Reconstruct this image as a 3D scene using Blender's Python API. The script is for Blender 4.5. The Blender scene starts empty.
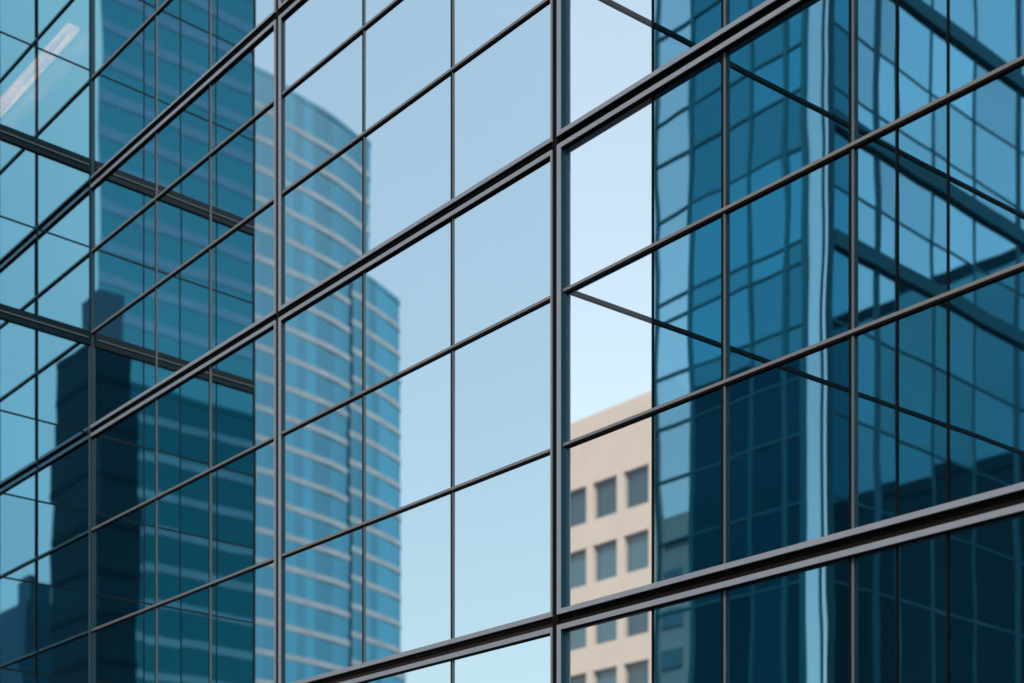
import bpy, math, random
from mathutils import Vector
random.seed(7)
D = bpy.data
S = bpy.context.scene
COL = S.collection
R = math.radians

# ------------------------------------------------------------------ camera, sky, sun, exposure
cam = D.objects.new('camera', D.cameras.new('camera'))
COL.objects.link(cam)
cam.location = (0, -8.5, 1.7)
cam.rotation_euler = (R(90), 0, R(48.68))
cam.data.sensor_width = 36
cam.data.lens = 36 * 1484 / 1024
cam.data.shift_y = (978 - 341.5) / 1024
cam.data.clip_end = 6000
cam.data.dof.use_dof = True
cam.data.dof.focus_distance = 12.3
cam.data.dof.aperture_fstop = cam.data.lens / 1000 / 0.045
S.camera = cam

SUN_DIR = Vector((0.50, -0.52, 0.70)).normalized()
elev = math.asin(SUN_DIR.z)
W = D.worlds.new('World')
S.world = W
W.use_nodes = True
nt = W.node_tree
sky = nt.nodes.new('ShaderNodeTexSky')
sky.sky_type = 'NISHITA'
sky.sun_disc = False
sky.sun_elevation = elev
sky.sun_rotation = math.atan2(SUN_DIR.x, SUN_DIR.y)
sky.altitude = 0
sky.air_density = 1.2
sky.dust_density = 2.0
sky.ozone_density = 2.0
bg = nt.nodes['Background']
bg.inputs['Strength'].default_value = 0.15
tn = nt.nodes.new('ShaderNodeVectorMath')                  # a touch of haze whiteness over the whole sky
tn.operation = 'MULTIPLY'
tn.inputs[1].default_value = (1.86, 1.50, 1.08)
nt.links.new(sky.outputs[0], tn.inputs[0])
hz = nt.nodes.new('ShaderNodeMix')                         # an even, thin veil of summer haze in the sky
hz.data_type = 'RGBA'
hz.inputs[0].default_value = 0.5
hz.inputs[7].default_value = (2.42, 3.06, 3.66, 1)
nt.links.new(tn.outputs[0], hz.inputs[6])
nt.links.new(hz.outputs[2], bg.inputs['Color'])
sl = D.lights.new('sun', 'SUN')
sl.energy = 2.7
sl.angle = R(0.5)
sl.color = (1.0, 0.95, 0.88)
so = D.objects.new('sun', sl)
so.rotation_euler = (-SUN_DIR).to_track_quat('-Z', 'Y').to_euler()
so.location = (-30, -50, 60)
COL.objects.link(so)
S.view_settings.view_transform = 'Standard'
S.view_settings.look = 'None'
S.view_settings.exposure = 0.75
S.view_settings.gamma = 1.0
S.view_settings.use_curve_mapping = False
S.cycles.max_bounces = 14
S.cycles.glossy_bounces = 8
S.cycles.diffuse_bounces = 2
S.cycles.transparent_max_bounces = 24
S.cycles.transmission_bounces = 8
S.cycles.caustics_reflective = False
S.cycles.use_denoising = True

# ------------------------------------------------------------------ helpers
class MB:
    """collects boxes and prisms; build() links them as one mesh object"""
    def __init__(self):
        self.v = []; self.f = []
    def box(self, x0, x1, y0, y1, z0, z1):
        b = len(self.v)
        self.v += [(x, y, z) for z in (z0, z1) for y in (y0, y1) for x in (x0, x1)]
        self.f += [tuple(b + i for i in q) for q in
                   ((0, 2, 3, 1), (4, 5, 7, 6), (0, 1, 5, 4), (2, 6, 7, 3), (0, 4, 6, 2), (1, 3, 7, 5))]
        return self
    def prism(self, pts, z0, z1):
        """pts counter-clockwise seen from above"""
        b = len(self.v); n = len(pts)
        self.v += [(p[0], p[1], z0) for p in pts] + [(p[0], p[1], z1) for p in pts]
        self.f.append(tuple(b + i for i in reversed(range(n))))
        self.f.append(tuple(b + n + i for i in range(n)))
        for i in range(n):
            j = (i + 1) % n
            self.f.append((b + i, b + j, b + n + j, b + n + i))
        return self
    def bar(self, p0, p1, w, h):
        """square bar between two points, w sideways, h upwards"""
        p0 = Vector(p0); p1 = Vector(p1)
        d = (p1 - p0).normalized()
        s = d.cross(Vector((0, 0, 1)))
        s = s.normalized() if s.length > 1e-5 else Vector((1, 0, 0))
        u = s.cross(d).normalized()
        b = len(self.v)
        for p in (p0, p1):
            for a, c in ((-1, -1), (1, -1), (1, 1), (-1, 1)):
                self.v.append(tuple(p + s * (a * w / 2) + u * (c * h / 2)))
        self.f += [tuple(b + i for i in q) for q in
                   ((0, 1, 2, 3), (7, 6, 5, 4), (0, 4, 5, 1), (1, 5, 6, 2), (2, 6, 7, 3), (3, 7, 4, 0))]
        return self
    def build(self, name, mat, parent=None, bevel=0):
        me = D.meshes.new(name)
        me.from_pydata(self.v, [], self.f)
        me.update()
        me.materials.append(mat)
        o = D.objects.new(name, me)
        COL.objects.link(o)
        if parent is not None:
            o.parent = parent
            pm = Vector((0, 0, 0)); q = parent
            while q is not None:
                pm = pm + q.location; q = q.parent
            o.location = -pm            # geometry is given in world coordinates
        if bevel:
            m = o.modifiers.new('bevel', 'BEVEL'); m.width = bevel; m.segments = 1; m.limit_method = 'ANGLE'
        return o

def thing(name, label, cat, loc=(0, 0, 0), group=None):
    o = D.objects.new(name, None)
    COL.objects.link(o)
    o.location = loc
    o.empty_display_size = 0.5
    o['label'] = label; o['category'] = cat
    if group: o['group'] = group
    return o

def node_mat(name):
    m = D.materials.new(name)
    m.use_nodes = True
    n = m.node_tree.nodes
    n.clear()
    out = n.new('ShaderNodeOutputMaterial')
    return m, n, m.node_tree.links, out

def principled(name, col, rough=0.6, metal=0.0, var=0.0, scale=3.0, bump=0.0, spec=0.5):
    m, n, l, out = node_mat(name)
    p = n.new('ShaderNodeBsdfPrincipled')
    p.inputs['Roughness'].default_value = rough
    p.inputs['Metallic'].default_value = metal
    p.inputs['Specular IOR Level'].default_value = spec
    l.new(p.outputs[0], out.inputs[0])
    tc = n.new('ShaderNodeTexCoord')
    nz = n.new('ShaderNodeTexNoise')
    nz.inputs['Scale'].default_value = scale
    nz.inputs['Detail'].default_value = 5
    l.new(tc.outputs['Object'], nz.inputs['Vector'])
    rp = n.new('ShaderNodeValToRGB')
    rp.color_ramp.elements[0].position = 0.3
    rp.color_ramp.elements[1].position = 0.7
    rp.color_ramp.elements[0].color = tuple(c * (1 - var) for c in col) + (1,)
    rp.color_ramp.elements[1].color = tuple(min(1, c * (1 + var)) for c in col) + (1,)
    l.new(nz.outputs['Fac'], rp.inputs[0])
    l.new(rp.outputs[0], p.inputs['Base Color'])
    if bump:
        b = n.new('ShaderNodeBump')
        b.inputs['Strength'].default_value = 1.0
        b.inputs['Distance'].default_value = bump
        l.new(nz.outputs['Fac'], b.inputs['Height'])
        l.new(b.outputs[0], p.inputs['Normal'])
    return m

def glass(name, gloss_col, fac, back='diffuse', back_col=(0.01, 0.03, 0.04), wave=0.0006, wscale=0.9, var=0.0, rough=0.0, bend=0.0028):
    """coated facade glass: a tinted mirror of weight fac over a dark or see-through body, slightly wavy"""
    m, n, l, out = node_mat(name)
    mix = n.new('ShaderNodeMixShader')
    mix.inputs[0].default_value = fac
    g = n.new('ShaderNodeBsdfGlossy')
    g.inputs['Roughness'].default_value = rough
    g.inputs['Color'].default_value = tuple(gloss_col) + (1,)
    if back == 'diffuse':
        b = n.new('ShaderNodeBsdfDiffuse')
    elif back == 'refract':
        b = n.new('ShaderNodeBsdfRefraction')
        b.inputs['IOR'].default_value = 1.45
        b.inputs['Roughness'].default_value = 0.0
    else:
        b = n.new('ShaderNodeBsdfTransparent')
    b.inputs['Color'].default_value = tuple(back_col) + (1,)
    l.new(b.outputs[0], mix.inputs[1])
    l.new(g.outputs[0], mix.inputs[2])
    l.new(mix.outputs[0], out.inputs[0])
    tc = n.new('ShaderNodeTexCoord')
    oi = n.new('ShaderNodeObjectInfo')
    if wave:
        mp = n.new('ShaderNodeMapping')
        mp.inputs['Scale'].default_value = (1, 1, 0.8)
        l.new(tc.outputs['Object'], mp.inputs['Vector'])
        rv = n.new('ShaderNodeVectorMath'); rv.operation = 'SCALE'
        cx = n.new('ShaderNodeCombineXYZ')
        for i in range(3): l.new(oi.outputs['Random'], cx.inputs[i])
        l.new(cx.outputs[0], rv.inputs[0]); rv.inputs['Scale'].default_value = 37.0
        ad = n.new('ShaderNodeVectorMath'); ad.operation = 'ADD'
        l.new(mp.outputs[0], ad.inputs[0]); l.new(rv.outputs[0], ad.inputs[1])
        nz = n.new('ShaderNodeTexNoise')
        nz.inputs['Scale'].default_value = wscale
        nz.inputs['Detail'].default_value = 1.0
        nz.inputs['Roughness'].default_value = 0.35
        l.new(ad.outputs[0], nz.inputs['Vector'])
        bp = n.new('ShaderNodeBump')
        bp.inputs['Strength'].default_value = 1.0
        bp.inputs['Distance'].default_value = wave
        l.new(nz.outputs['Fac'], bp.inputs['Height'])
        l.new(bp.outputs[0], g.inputs['Normal'])
        if back == 'refract':                               # only the outer face of the pane is wavy
            geo = n.new('ShaderNodeNewGeometry')
            inv = n.new('ShaderNodeMath'); inv.operation = 'SUBTRACT'; inv.inputs[0].default_value = 1.0
            l.new(geo.outputs['Backfacing'], inv.inputs[1])
            b2 = n.new('ShaderNodeBump')
            b2.inputs['Distance'].default_value = bend
            l.new(inv.outputs[0], b2.inputs['Strength'])
            l.new(nz.outputs['Fac'], b2.inputs['Height'])
            l.new(b2.outputs[0], b.inputs['Normal'])
            mr = n.new('ShaderNodeMapRange')
            mr.inputs['To Min'].default_value = 0.90
            mr.inputs['To Max'].default_value = 1.06
            l.new(oi.outputs['Random'], mr.inputs['Value'])
            vm = n.new('ShaderNodeVectorMath'); vm.operation = 'SCALE'
            vm.inputs[0].default_value = back_col
            l.new(mr.outputs[0], vm.inputs['Scale'])
            l.new(vm.outputs[0], b.inputs['Color'])
    if var:
        mr = n.new('ShaderNodeMapRange')
        mr.inputs['To Min'].default_value = 1 - var
        mr.inputs['To Max'].default_value = 1 + var
        l.new(oi.outputs['Random'], mr.inputs['Value'])
        vm = n.new('ShaderNodeVectorMath'); vm.operation = 'SCALE'
        vm.inputs[0].default_value = gloss_col
        l.new(mr.outputs[0], vm.inputs['Scale'])
        l.new(vm.outputs[0], g.inputs['Color'])
    return m

def panel_mat(name, col, axis_dir, width, amp, rough=0.25, spec=0.6):
    """tower curtain wall: columns of panels, each its own tone"""
    m, n, l, out = node_mat(name)
    p = n.new('ShaderNodeBsdfPrincipled')
    p.inputs['Roughness'].default_value = rough
    p.inputs['Specular IOR Level'].default_value = spec
    l.new(p.outputs[0], out.inputs[0])
    tc = n.new('ShaderNodeTexCoord')
    dt = n.new('ShaderNodeVectorMath'); dt.operation = 'DOT_PRODUCT'
    dt.inputs[1].default_value = (axis_dir[0] / width, axis_dir[1] / width, 0)
    l.new(tc.outputs['Object'], dt.inputs[0])
    fl = n.new('ShaderNodeMath'); fl.operation = 'FLOOR'
    l.new(dt.outputs['Value'], fl.inputs[0])
    wn = n.new('ShaderNodeTexWhiteNoise'); wn.noise_dimensions = '1D'
    l.new(fl.outputs[0], wn.inputs['W'])
    rp = n.new('ShaderNodeValToRGB')
    rp.color_ramp.elements[0].color = tuple(c * (1 - amp) for c in col) + (1,)
    rp.color_ramp.elements[1].color = tuple(c * (1 + amp) for c in col) + (1,)
    l.new(wn.outputs['Value'], rp.inputs[0])
    l.new(rp.outputs[0], p.inputs['Base Color'])
    return m

M = {}
M['metal'] = principled('satin_anodised_frame', (0.165, 0.185, 0.225), rough=0.55, metal=0.3, var=0.05, scale=6)
M['bar'] = principled('dark_glazing_bar', (0.055, 0.075, 0.09), rough=0.6, spec=0.25)
M['bronze'] = principled('bronze_glazing_bar', (0.12, 0.12, 0.125), rough=0.5, metal=0.3, var=0.06, scale=8)
M['gasket'] = principled('black_gasket', (0.003, 0.003, 0.004), rough=0.8, spec=0.06)
M['bluebar'] = principled('blue_black_bar', (0.002, 0.010, 0.016), rough=0.6, spec=0.06)
M['groove'] = principled('dark_bronze_groove', (0.012, 0.008, 0.007), rough=0.7, spec=0.1)
M['jamb'] = principled('teal_jamb', (0.004, 0.03, 0.05), rough=0.6, spec=0.15)
M['mirror'] = glass('silvered_blue_glass', (0.655, 0.785, 0.865), 0.94, var=0.03)
M['return'] = glass('deep_teal_glass', (0.132, 0.325, 0.45), 0.88, back='transparent', back_col=(0.8, 0.8, 0.8), var=0.06, wave=0.0011)
M['clear'] = glass('clear_glass', (0.9, 0.95, 1.0), 0.03, back='transparent', back_col=(0.985, 0.99, 0.995), wave=0)
M['tint'] = glass('tinted_blue_glass', (0.08, 0.40, 0.55), 0.010, back='refract', back_col=(0.56, 0.745, 0.81), wave=0.0004, wscale=1.4)
M['asphalt'] = principled('asphalt', (0.05, 0.05, 0.052), rough=0.9, var=0.2, scale=1.5)
M['paving'] = principled('paving', (0.07, 0.068, 0.066), rough=0.85, var=0.15, scale=2)

# ------------------------------------------------------------------ ground
g = MB().box(-3000, 3000, -3000, 3000, -1.2, -0.14).build('ground', M['asphalt']); g['kind'] = 'structure'
g = MB().box(-70, 40, -6, 20, -0.1, 0.0).build('pavement', M['paving']); g['kind'] = 'structure'

# ------------------------------------------------------------------ the glass office building
B = thing('glass_office_building', 'dark framed curtain wall office building of blue mirror glass filling the whole view', 'building', (-9.1, 0, 0))
JZ = [0.70, 4.69, 8.685, 11.86, 15.86, 19.86]              # horizontal joints between the window bays
THIN = [(2.03, 3.36), (6.14, 7.425), (9.95, 10.99), (13.2, 14.5), (17.2, 18.5)]
UP = [(0.042, 0.085)] * 2 + [(0.036, 0.074)] + [(0.045, 0.07)] * 3           # face of the bar above each joint
LO = [(-0.090, -0.046)] * 2 + [(-0.074, -0.034)] * 4        # face of the bar below it

def window_bay(row, x0, x1, fl, fr, cols, e, panes, bars=True, capped=(), pane_mat=None, see=None):
    """one framed bay: frame with flanges fl/fr wide at its sides; cols = x of the glazing mullions"""
    z0 = JZ[row] + UP[row][0]; zi0 = JZ[row] + UP[row][1]
    z1 = JZ[row + 1] + LO[row + 1][1]; zi1 = JZ[row + 1] + LO[row + 1][0]
    fb = MB()
    d = 0.07
    fb.box(x0, x1, -e, d, z0, zi0)
    fb.box(x0, x1, -e, d, zi1, z1)
    fb.box(x0, x0 + fl, -e, d, zi0, zi1)
    fb.box(x1 - fr, x1, -e, d, zi0, zi1)
    w = fb.build('window_bay', M['metal'], B)
    gx0, gx1 = x0 + fl, x1 - fr
    MB().box(gx0, gx0 + 0.004, -e + 0.005, 0.0, zi0 + 0.001, zi1 - 0.012).build('jamb', M['jamb'], w)  # dark liner painting shade onto the flange side that the sun lights
    # black seals under both horizontal flanges, also painting the dark of their undersides
    MB().box(gx0, gx1, -e + 0.003, 0.0, zi1 - 0.009, zi1 - 0.0005).build('gasket', M['gasket'], w)
    MB().box(x0, x1, -e + 0.003, 0.0, z0 - 0.009, z0 - 0.0005).build('gasket', M['gasket'], w)
    zl = [zi0] + [z for z in THIN[row]] + [zi1]
    edges = [gx0] + list(cols) + [gx1]
    if see is not None:                                     # dark inner jamb seen through the clear corner panes
        MB().box(gx0 + 0.005, gx0 + 0.03, -0.012, 0.03, zi0 + 0.001, zi1 - 0.012).build('jamb', M['jamb'], w)
    rest = {}                                               # panes out of the picture share one mesh per kind of glass
    for i in range(len(edges) - 1):
        for k in range(3):
            clear = see is not None and i == 0
            mat = M['clear'] if clear else pane_mat
            gap = 0.004
            a0 = edges[i] + (0.033 if clear else gap); a1 = edges[i + 1] - gap
            if k not in panes:
                rest.setdefault(mat.name, (mat, MB()))[1].box(a0, a1, 0.0, 0.012, zl[k] + gap, zl[k + 1] - gap)
                continue
            o = MB().box(a0, a1, 0.0, 0.012, zl[k] + gap, zl[k + 1] - gap).build('glass_pane', mat, w)
            if clear: o['label'] = 'clear untinted pane at the corner'
            # panes are never perfectly in plane: lean each about its own middle by a hair
            c = Vector(((a0 + a1) / 2, 0.006, (zl[k] + zl[k + 1]) / 2))
            if not clear:
                rx = random.uniform(-1, 1) * 0.0015; rz = random.uniform(-1, 1) * 0.0015
                for v in o.data.vertices:
                    v.co.y += (v.co.z - c.z) * rx + (v.co.x - c.x) * rz
    for mat, mb in rest.values():
        mb.build('glazing', mat, w)['kind'] = 'stuff'
    for j, x in enumerate(cols):
        if j in capped:
            MB().box(x - 0.024, x - 0.0005, -0.008, 0.02, zi0, zi1).build('gasket', M['gasket'], w)
            MB().box(x, x + 0.017, -0.009, 0.05, zi0, zi1).build('mullion', M['bar'], w)
        else:
            MB().box(x - 0.0075, x + 0.0075, -0.006, 0.016, zi0, zi1).build('mullion', M['gasket'], w)
    for z in THIN[row]:
        MB().box(gx0 - 0.0, gx1, -0.02, 0.03, z - 0.010, z + 0.014).build('transom', M['bronze'], w)
        MB().box(gx0, gx1, -0.014, 0.03, z - 0.027, z - 0.0105).build('gasket', M['gasket'], w)  # black seal doubling as the thin bar's painted dark underside
    return w

LEFT = dict(x0=-17.80, x1=-13.425, fl=0.009, fr=0.022, cols=(-16.09, -14.823), e=0.03, capped=(0, 1), pane_mat=M['mirror'])
MID = dict(x0=-13.363, x1=-9.134, fl=0.048, fr=0.014, cols=(-11.858, -10.482), e=0.03, capped=(0, 1), pane_mat=M['mirror'])
RIGHT = dict(x0=-9.053, x1=-3.05, fl=0.048, fr=0.048, cols=(-8.0, -7.27, -6.122, -5.763, -5.375, -4.25), e=0.045,
             capped=(1, 2, 5), pane_mat=M['tint'], see=True)
FAR = dict(x0=-2.99, x1=1.5, fl=0.048, fr=0.048, cols=(-1.9, -0.7, 0.4), e=0.045, capped=(0, 1, 2), pane_mat=M['tint'])
SHOW = {(1, 'L'): (0, 1, 2), (1, 'M'): (0, 1, 2), (1, 'R'): (0, 1, 2), (2, 'L'): (0, 1, 2), (2, 'M'): (0, 1, 2), (2, 'R'): (0,),
        (3, 'L'): (0, 1, 2), (0, 'M'): (2,), (0, 'R'): (2,)}
for row in range(5):
    for key, spec in (('L', LEFT), ('M', MID), ('R', RIGHT), ('F', FAR)):
        window_bay(row, panes=SHOW.get((row, key), ()), **spec)
# black joints between the bays: one groove behind every line of frames
gv = MB()
for j, z in enumerate(JZ):
    gv.box(-17.79, 1.5, 0.0, 0.06, z + LO[j][1] - 0.0, z + UP[j][0] + 0.0)
gv.build('joint_groove', M['groove'], B)
gv = MB()
for j, z in enumerate(JZ):
    gv.box(-17.79, 1.5, -0.012, 0.0, z + UP[j][0] - 0.035, z + UP[j][0] - 0.0095)
gv.build('joint_gasket', M['gasket'], B)
for x0, x1 in ((-9.133, -9.054), (-13.424, -13.364), (-3.049, -2.991)):
    MB().box(x0, x1, -0.016, 0.065, 0, JZ[-1]).build('joint_post', M['gasket'], B)
MB().box(-17.79, 1.5, -0.02, 0.4, 0.0, 0.66).build('plinth', M['groove'], B)

# ---- the return wall at the left (faces +x), two and a half metres deep
XR = -17.806
RZ = [(0.0, 0), (1.1, 0), (2.2, 1), (3.3, 0), (4.4, 1), (5.5, 0), (6.62, 0), (7.65, 0), (8.66, 0), (9.87, 1), (11.04, 0), (12.07, 1), (13.3, 0), (14.5, 0),
      (15.7, 1), (17.0, 0), (18.2, 0), (19.86, 1)]
RY = [0.0, -0.725, -1.26, -1.80, -2.378]
rw = MB().box(XR - 0.012, XR, RY[-1], -0.01, 0, 4.3).build('return_wall', M['jamb'], B)
for z, thick in RZ:
    if thick:
        MB().box(XR, XR + 0.03, RY[-1], -0.03, z - 0.088, z + 0.088).build('beam', M['bluebar'], rw)
hid = MB()
for a in range(len(RZ) - 1):
    for b in range(len(RY) - 1):
        h0 = 0.088 if RZ[a][1] else 0.0102
        h1 = 0.088 if RZ[a + 1][1] else 0.0102
        z0, z1 = RZ[a][0] + h0, RZ[a + 1][0] - h1
        if RZ[a][0] < 4:
            continue
        if b > 1 or z1 < 5.3 or z0 > 14:                    # outside the picture, seen only in the mirror
            hid.box(XR - 0.012, XR, RY[b + 1] + 0.01, RY[b] - 0.01, z0, z1)
            continue
        o = MB().box(XR - 0.012, XR, RY[b + 1] + 0.01, RY[b] - 0.01, z0, z1).build('glass_pane', M['return'], rw)
        rx = random.uniform(-1, 1) * 0.0008; ry = random.uniform(-1, 1) * 0.0008
        cy, cz = (RY[b] + RY[b + 1]) / 2, (z0 + z1) / 2
        for v in o.data.vertices:
            v.co.x += (v.co.z - cz) * rx + (v.co.y - cy) * ry
hid.build('glazing', M['return'], rw)['kind'] = 'stuff'
for z, thick in RZ:
    if thick:
        MB().box(XR + 0.03, XR + 0.042, RY[-1], -0.06, z - 0.010, z + 0.004).build('transom', M['bar'], rw)
    else:
        MB().box(XR - 0.01, XR + 0.006, RY[-1], -0.03, z - 0.010, z + 0.010).build('transom', M['bluebar'], rw)
for y in RY[1:]:
    MB().box(XR - 0.01, XR + 0.004, y - 0.009, y + 0.009, 0, 19.9).build('mullion', M['bluebar'], rw)
MB().box(XR - 0.03, XR + 0.016, -0.034, -0.002, 0, 19.9).build('corner_post', M['bluebar'], rw)
MB().box(XR + 0.002, XR + 0.012, -0.041, -0.035, 0, 9.8).build('corner_trim', M['bar'], rw)

# ---- the part of the front that steps forward, left of the return wall, and the dark body behind the glass
fs = MB()
fs.box(-45, XR - 0.05, -2.41, -2.385, 0, 20)
fs = fs.build('front_wall', M['mirror'], B)
for k in range(19):
    MB().box(XR - 0.1 - k * 1.4, XR - 0.05 - k * 1.4, -2.44, -2.412, 0, 20).build('mullion', M['gasket'], fs)
for z in JZ:
    MB().box(-45, XR - 0.05, -2.46, -2.445, z - 0.08, z + 0.08).build('transom', M['metal'], fs)
M['interior'] = principled('dark_interior', (0.03, 0.04, 0.045), rough=0.8)
M['rear'] = principled('rear_wall_glass', (0.015, 0.19, 0.31), rough=0.15, spec=0.8)
core = MB()
core.prism([(-9.6, 0.10), (-27.3, 17.0), (-45, 17.0), (-45, 0.10)], 0, 23.4)
core.build('rear_wall', M['rear'], B)
for z in (0.0, 3.2, 6.5, 9.8, 16.2, 19.7):
    MB().box(-45, XR - 0.06, -2.38, 0.09, z - 0.01, z + 0.2).build('floor_slab', M['interior'], B)
MB().box(-44.9, XR - 0.07, -2.38, -2.36, 0.2, 19.6).build('added_lining', M['interior'], B)  # added to keep the mirrored front wall from repeating the lamp
MB().box(-45, -30, -2.355, 0.09, 0.2, 19.6).build('inner_wall', M['interior'], B)
MB().box(-45.2, 1.6, -0.03, 0.4, 19.95, 20.3).build('parapet', M['metal'], B)

# ---- glazed return behind the clear corner panes
rd = Vector((0.0797, 0.9968, 0))
P0 = Vector((-8.972, 0.02, 0))
ret = MB()
for z in (7.42, 10.0, 15.9):
    a = P0 + Vector((0, 0, z)); b = a + rd * 6.5
    ret.bar(a, b, 0.034, 0.034)
ret.build('corner_rail', M['groove'], B)

# ---- ceiling lamp in the room behind the return wall
M['lamp'], n_, l_, out_ = node_mat('lamp_tube')
em = n_.new('ShaderNodeEmission'); em.inputs['Color'].default_value = (1.0, 0.44, 0.22, 1); em.inputs['Strength'].default_value = 12.0
ln = n_.new('ShaderNodeTexNoise'); ln.inputs['Scale'].default_value = 5.0; ln.inputs['Detail'].default_value = 4
lr = n_.new('ShaderNodeMapRange'); lr.inputs['From Min'].default_value = 0.35; lr.inputs['From Max'].default_value = 0.65
lr.inputs['To Min'].default_value = 4.0; lr.inputs['To Max'].default_value = 32.0       # prismatic diffuser, unevenly lit
l_.new(ln.outputs['Fac'], lr.inputs['Value']); l_.new(lr.outputs[0], em.inputs['Strength'])
l_.new(em.outputs[0], out_.inputs[0])
lt = thing('ceiling_light', 'long warm ceiling light glowing behind the glass at the upper left', 'ceiling light', (-21, -0.02, 14.1))
MB().box(-24.0, -18.25, -0.12, 0.08, 14.12, 14.2).build('housing', M['metal'], lt)
MB().box(-23.95, -18.3, -0.10, 0.06, 14.06, 14.119).build('diffuser', M['lamp'], lt)

# ------------------------------------------------------------------ the glazed building across the yard, seen through the right-hand panes
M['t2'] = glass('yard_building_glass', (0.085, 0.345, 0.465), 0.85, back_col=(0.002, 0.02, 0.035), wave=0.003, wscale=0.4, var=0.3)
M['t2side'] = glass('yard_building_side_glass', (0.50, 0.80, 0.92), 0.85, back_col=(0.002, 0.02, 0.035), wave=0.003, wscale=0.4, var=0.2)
M['t2frame'] = principled('yard_building_frame', (0.004, 0.040, 0.068), rough=0.6, spec=0.15)
M['t2slot'] = glass('yard_building_slot_glass', (0.5, 0.7, 0.8), 0.06, back='transparent', back_col=(0.80, 0.88, 0.91), wave=0)
M['t2line'] = principled('yard_building_bar', (0.008, 0.075, 0.115), rough=0.6, spec=0.15)
M['t2clear'] = glass('yard_building_clear_glass', (0.5, 0.7, 0.8), 0.1, back='transparent', back_col=(0.88, 0.94, 0.97), wave=0)
T2 = thing('glazed_yard_building', 'blue glazed building with dark beams behind the tinted right hand panes', 'building', (-25.4, 25, 0))
YF = 25.0
T2X = [-31.39, -29.91, -27.61, -26.42, -25.78]
T2Z = [0, 4.5, 9.0, 12.8, 15.0, 16.9, 18.5, 20.0, 21.74, 22.36, 24.92, 26.59, 27.87, 30.5, 34.0]
lf = MB()
for x in T2X:
    w_ = 0.07 if x in (-29.91, -26.42, -25.78) else 0.04
    lf.box(x - w_, x + w_, YF - 0.05, YF + 0.1, 0, 34.2)
MB().box(-25.71, -25.27, 25.06, 25.09, 0, 34.2).build('glass_pane', M['t2slot'], T2)
lf = lf.build('front_frame', M['t2line'], T2)
for k in range(len(T2Z) - 1):
    z0, z1 = T2Z[k], T2Z[k + 1]
    for c in range(4):
        if c == 0: mat = M['t2clear']
        else: mat = M['t2']
        o = MB().box(T2X[c] + 0.06, T2X[c + 1] - 0.06, YF, YF + 0.03, z0 + 0.05, z1 - 0.05).build('glass_pane', mat, lf)
        a = random.uniform(-1, 1) * 0.012; b = random.uniform(-1, 1) * 0.012
        cx_, cz_ = (T2X[c] + T2X[c + 1]) / 2, (z0 + z1) / 2
        for v in o.data.vertices:
            v.co.y += (v.co.z - cz_) * a + (v.co.x - cx_) * b
for z in T2Z[1:]:
    MB().box(T2X[0], T2X[-1], YF - 0.04, YF + 0.08, z - 0.035, z + 0.035).build('transom', M['t2line'], lf)
XF = -25.237
T2Y = [26.55, 27.73, 28.75, 30.6, 32.9, 35.45, 38.2, 41.0, 44.0, 47.0]
T2ZR = [0, 4.5, 9.0, 12.8, 15.2, 17.5, 20.14, 22.4, 23.9, 25.7, 26.6, 28.44, 30.6, 34.0]
rf = MB()
for y in T2Y:
    w_ = 0.13 if y in (27.73, 35.45) else 0.05
    rf.box(XF - 0.08, XF + 0.025, y - w_, y + w_, 0, 34.2)
rf.box(XF - 0.15, XF + 0.05, 25.55, 25.62, 0, 34.2)
rf.box(XF - 0.1, XF, 25.2, 25.24, 0, 34.2)
rf = rf.build('side_frame', M['t2frame'], T2)
for k in range(len(T2ZR) - 1):
    z0, z1 = T2ZR[k], T2ZR[k + 1]
    o = MB().box(XF - 0.03, XF, 25.62, T2Y[0], z0 + 0.05, z1 - 0.05).build('glass_pane', M['t2'], rf)
    for c in range(len(T2Y) - 1):
        o = MB().box(XF - 0.03, XF, T2Y[c] + 0.06, T2Y[c + 1] - 0.06, z0 + 0.05, z1 - 0.05).build('glass_pane', M['t2side'], rf)
        a = random.uniform(-1, 1) * 0.006; b = random.uniform(-1, 1) * 0.006
        cy_, cz_ = (T2Y[c] + T2Y[c + 1]) / 2, (z0 + z1) / 2
        for v in o.data.vertices:
            v.co.x += (v.co.z - cz_) * a + (v.co.y - cy_) * b
for z in T2ZR[1:]:
    h_ = 0.22 if z in (22.4, 25.7, 30.6) else 0.03
    MB().box(XF - 0.12, XF + (0.14 if h_ > 0.1 else 0.02), 25.62, 47, z - h_, z + h_).build('beam' if h_ > 0.1 else 'transom', M['t2frame'], rf)

# ------------------------------------------------------------------ beige building behind the corner
M['stone'] = principled('beige_stone', (0.415, 0.365, 0.33), rough=0.85, var=0.04, scale=0.6)
M['win'] = principled('office_window_glass', (0.03, 0.085, 0.12), rough=0.12, spec=0.5)
M['win2'] = principled('dim_window_glass', (0.012, 0.04, 0.06), rough=0.1, spec=0.5)
M['reveal'] = principled('window_reveal', (0.10, 0.12, 0.13), rough=0.6)
BG = thing('beige_building', 'pale beige stone office block with rows of square windows seen through the clear corner pane', 'building', (-68, 55, 0))
bw = MB()
BX0, BX1, BH = -92.0, -59.75, 35.75
pitch, fh = 2.62, 3.82
wins = []
k = 0
x = -61.12
while x > BX0 + 2:
    wins.append(x); x -= pitch
rows = [31.95 - fh * i for i in range(8)]
ZT = [(zt - 2.32, zt - 0.06) for zt in rows]
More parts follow.
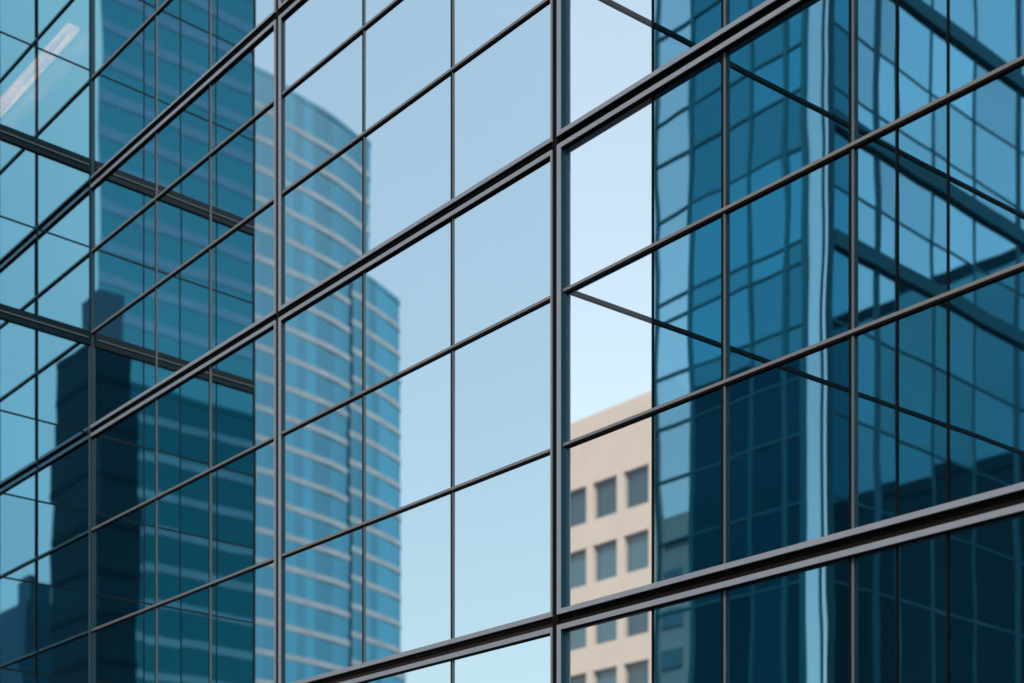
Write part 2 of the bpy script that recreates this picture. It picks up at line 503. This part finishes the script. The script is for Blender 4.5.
# wall as piers and bands so that the windows are real recesses
xs = sorted(wins)
zb = sorted(ZT)
bw.prism([(BX0, 55.5), (BX1, 55.5), (-66.5, 63), (BX0, 63)], 0, BH)
prev = 0
for (a, b) in zb + [(BH, BH)]:
    bw.box(BX0, BX1, 55.0, 55.498, prev, a); prev = b
for (a, b) in zb:
    px = BX0
    for xw in xs + [None]:
        nx = BX1 if xw is None else xw - 1.02
        bw.box(px, nx, 55.003, 55.498, a, b)
        if xw is not None: px = xw + 1.02
bwo = bw.build('wall', M['stone'], BG)
for (a, b) in zb:
    for xw in xs:
        w = MB().box(xw - 1.015, xw + 1.015, 55.36, 55.42, a + 0.005, b - 0.005).build('window', M['win2' if random.random() < 0.4 else 'win'], BG)
        if xw > -72:
            fr_ = MB()
            fr_.box(xw - 1.01, xw - 0.89, 55.28, 55.355, a + 0.01, b - 0.01).box(xw + 0.89, xw + 1.01, 55.28, 55.355, a + 0.01, b - 0.01)
            fr_.box(xw - 0.888, xw + 0.888, 55.28, 55.355, a + 0.01, a + 0.1).box(xw - 0.888, xw + 0.888, 55.28, 55.355, b - 0.1, b - 0.01)
            fr_.build('frame', M['reveal'], w)
MB().prism([(BX0, 55.02), (BX1, 55.02), (BX1, 55.5), (-66.5, 63), (BX0, 63)], BH + 0.002, BH + 0.35).build('roof', M['stone'], BG)

M['slate'] = principled('grey_concrete', (0.16, 0.19, 0.21), rough=0.8, var=0.1, scale=0.3)
GB = thing('grey_building', 'low grey block under bright sky behind the blue tinted pane', 'building', (-92, 90, 0))
MB().box(-100, -88, 90, 97, 0, 40.5).build('wall', M['slate'], GB)
MB().box(-100.4, -87.8, 89.6, 97.4, 40.6, 43).build('roof', M['slate'], GB)
for k in range(4):
    MB().box(-99, -89, 89.85, 89.99, 26 + 3.5 * k, 27.6 + 3.5 * k).build('window', M['win'], GB)

# ------------------------------------------------------------------ buildings on the far side of the street: they show as reflections
def tower(name, label, cat, plan, z1, pitch, band, mats, base=(0, 0, 0), z_first=4.0, off=0.12, group=None):
    """plan: counter-clockwise outline; pale floor bands stand a little proud of the glass"""
    t = thing(name, label, cat, base, group)
    MB().prism(plan, 0, z1).build('glass_wall', mats[0], t)
    cx_ = sum(p[0] for p in plan) / len(plan); cy_ = sum(p[1] for p in plan) / len(plan)
    big = []
    for p in plan:
        d = math.hypot(p[0] - cx_, p[1] - cy_)
        big.append((cx_ + (p[0] - cx_) * (1 + off / d), cy_ + (p[1] - cy_) * (1 + off / d)))
    z = z_first
    while z < z1 - 1:
        MB().prism(big, z, z + band).build('floor_band', mats[1], t)
        z += pitch
    MB().prism(big, z1 + 0.002, z1 + 0.5).build('roof', mats[0], t)
    return t

def outline(x0, y0, a0, a1, n, ds, corner_r, depth):
    """curved face walked from the left end, closed at the back (as seen in the mirror), then mirrored to the street side"""
    fx, fy = -0.75103, 0.66027
    p = [x0, y0]; pts = [tuple(p)]
    for i in range(n):
        a = R(a0 + (a1 - a0) * i / (n - 1))
        dx = math.cos(a) * fx + math.sin(a) * fy; dy = math.cos(a) * fy - math.sin(a) * fx
        p = [p[0] + dx * ds, p[1] + dy * ds]; pts.append(tuple(p))
    m = 12
    a = a1
    for i in range(m):
        a = a1 - (i + 1) * 75.0 / m
        st = corner_r * R(75.0 / m)
        dx = math.cos(R(a)) * fx + math.sin(R(a)) * fy; dy = math.cos(R(a)) * fy - math.sin(R(a)) * fx
        p = [p[0] + dx * st, p[1] + dy * st]; pts.append(tuple(p))
    dx = math.cos(R(a)) * fx + math.sin(R(a)) * fy; dy = math.cos(R(a)) * fy - math.sin(R(a)) * fx
    pts.append((p[0] + dx * depth, p[1] + dy * depth))
    pts.append((x0 - 22, y0 + 15.8))
    return [(q[0], -q[1]) for q in pts]

def ccw(pts):
    a = sum(pts[i][0] * pts[(i + 1) % len(pts)][1] - pts[(i + 1) % len(pts)][0] * pts[i][1] for i in range(len(pts)))
    return pts if a > 0 else pts[::-1]

M['t1'] = panel_mat('tower_glass', (0.026, 0.160, 0.265), (0.35, 0.94), 1.35, 0.26, rough=0.5, spec=0.15)
M['band'] = principled('pale_floor_band', (0.165, 0.22, 0.265), rough=0.7, var=0.14, scale=0.5)
pl = ccw(outline(-131.81, 68.75, 52, 28, 22, 0.9, 0.7, 12))
tower('rounded_tower', 'tall rounded blue glass tower with pale curved floor bands mirrored in the middle panes', 'tower', pl, 94.5, 3.1, 0.62, (M['t1'], M['band']), (-133, -80, 0))
pl = ccw(outline(-133.6, 85.6, 33, 24, 11, 0.9, 1.2, 10))
tower('stepped_tower', 'lower glass tower with pale floor bands mirrored beside the taller rounded tower', 'tower', pl, 79.5, 3.1, 0.62, (M['t1'], M['band']), (-135, -90, 0), z_first=5.1)
E_MARK = 1

# ---- towers that show after two reflections in the inner corner
M['t3'] = glass('banded_tower_glass', (0.46, 0.92, 0.84), 0.93, back_col=(0.06, 0.3, 0.34), wave=0.0)
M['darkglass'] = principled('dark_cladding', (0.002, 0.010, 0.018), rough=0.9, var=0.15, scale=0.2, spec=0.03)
M['pale'] = principled('pale_cladding', (0.42, 0.47, 0.5), rough=0.7)
pl = ccw([(93.39, -53.77), (93.4, -88.0), (132.0, -88.0), (127.78, -70.69)])
M['band2'] = principled('aluminium_floor_band', (1.0, 0.97, 0.93), rough=0.1, metal=1.0, var=0.05, scale=0.4)
tower('banded_tower', 'blue banded tower seen dimly, mirrored twice in the inner corner at the left', 'tower', pl, 112, 3.3, 1.0, (M['t3'], M['band2']), (104, -72, 0))
M['darkteal'] = glass('dark_teal_glass', (0.08, 0.40, 0.40), 0.7, back_col=(0.01, 0.12, 0.13), wave=0.0)
M['dimband'] = principled('dim_floor_band', (0.50, 0.62, 0.60), rough=0.12, metal=1.0, var=0.1, scale=0.4)
pl = ccw([(86.8, -54.1), (86.8, -69.3), (116.0, -69.3), (113.0, -66.0)])
tower('added_dark_tower', 'added darker and lower banded tower, dimming the mirrored banded tower at the lower left', 'tower', pl, 54.6, 3.3, 0.75, (M['darkteal'], M['dimband']), (100, -62, 0), z_first=5.5)  # tower added so the banded tower's reflection darkens towards its foot
M['shade'] = principled('dark_teal_cladding', (0.008, 0.10, 0.115), rough=0.5, var=0.25, scale=0.12, spec=0.2)
M['shadeband'] = principled('dark_floor_edge', (0.005, 0.065, 0.08), rough=0.6, spec=0.2)
DT = tower('dark_block', 'dark narrow block mirrored twice at the inner corner below the thick bar', 'building', ccw([(67.4, -44.2), (74.7, -44.2), (74.7, -40.9), (67.4, -40.9)]), 49.0, 3.5, 0.5, (M['shade'], M['shadeband']), (70, -42, 0), off=0.06)
MB().box(68.0, 71.4, -43.7, -41.5, 49.503, 53.4).build('plant_room', M['pale'], DT)
M['st'] = principled('blue_cladding', (0.09, 0.27, 0.35), rough=0.4, var=0.2, scale=0.15)
ST = thing('small_tower', 'small stepped blue tower mirrored low at the left edge', 'tower', (158, -75, 0))
MB().box(155.5, 164, -78, -73, 0, 52.0).build('wall', M['st'], ST)
MB().box(156.5, 161, -77.5, -74, 52.003, 55.5).build('upper_storey', M['st'], ST)
NB = thing('added_dark_block', 'added dark slab block out of view beyond the yard, darkening the reflections at the lower right', 'building', (20, 95, 0))  # unseen block added to darken the yard building's lower reflections
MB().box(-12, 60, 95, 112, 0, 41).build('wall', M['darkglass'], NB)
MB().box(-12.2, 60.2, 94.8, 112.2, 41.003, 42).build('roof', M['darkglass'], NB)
M['blueblock'] = principled('blue_slab_cladding', (0.008, 0.125, 0.20), rough=0.5, spec=0.2, var=0.1, scale=0.1)
BB = thing('added_blue_block', 'added mid blue slab block out of view behind the dark one, toning the reflections at the right', 'building', (20, 118, 0))  # second unseen block, added to grade those reflections through mid blue
MB().box(-25, 75, 118, 130, 0, 69).build('wall', M['blueblock'], BB)
MB().box(-25.2, 75.2, 117.8, 130.2, 69.003, 70).build('roof', M['darkglass'], BB)
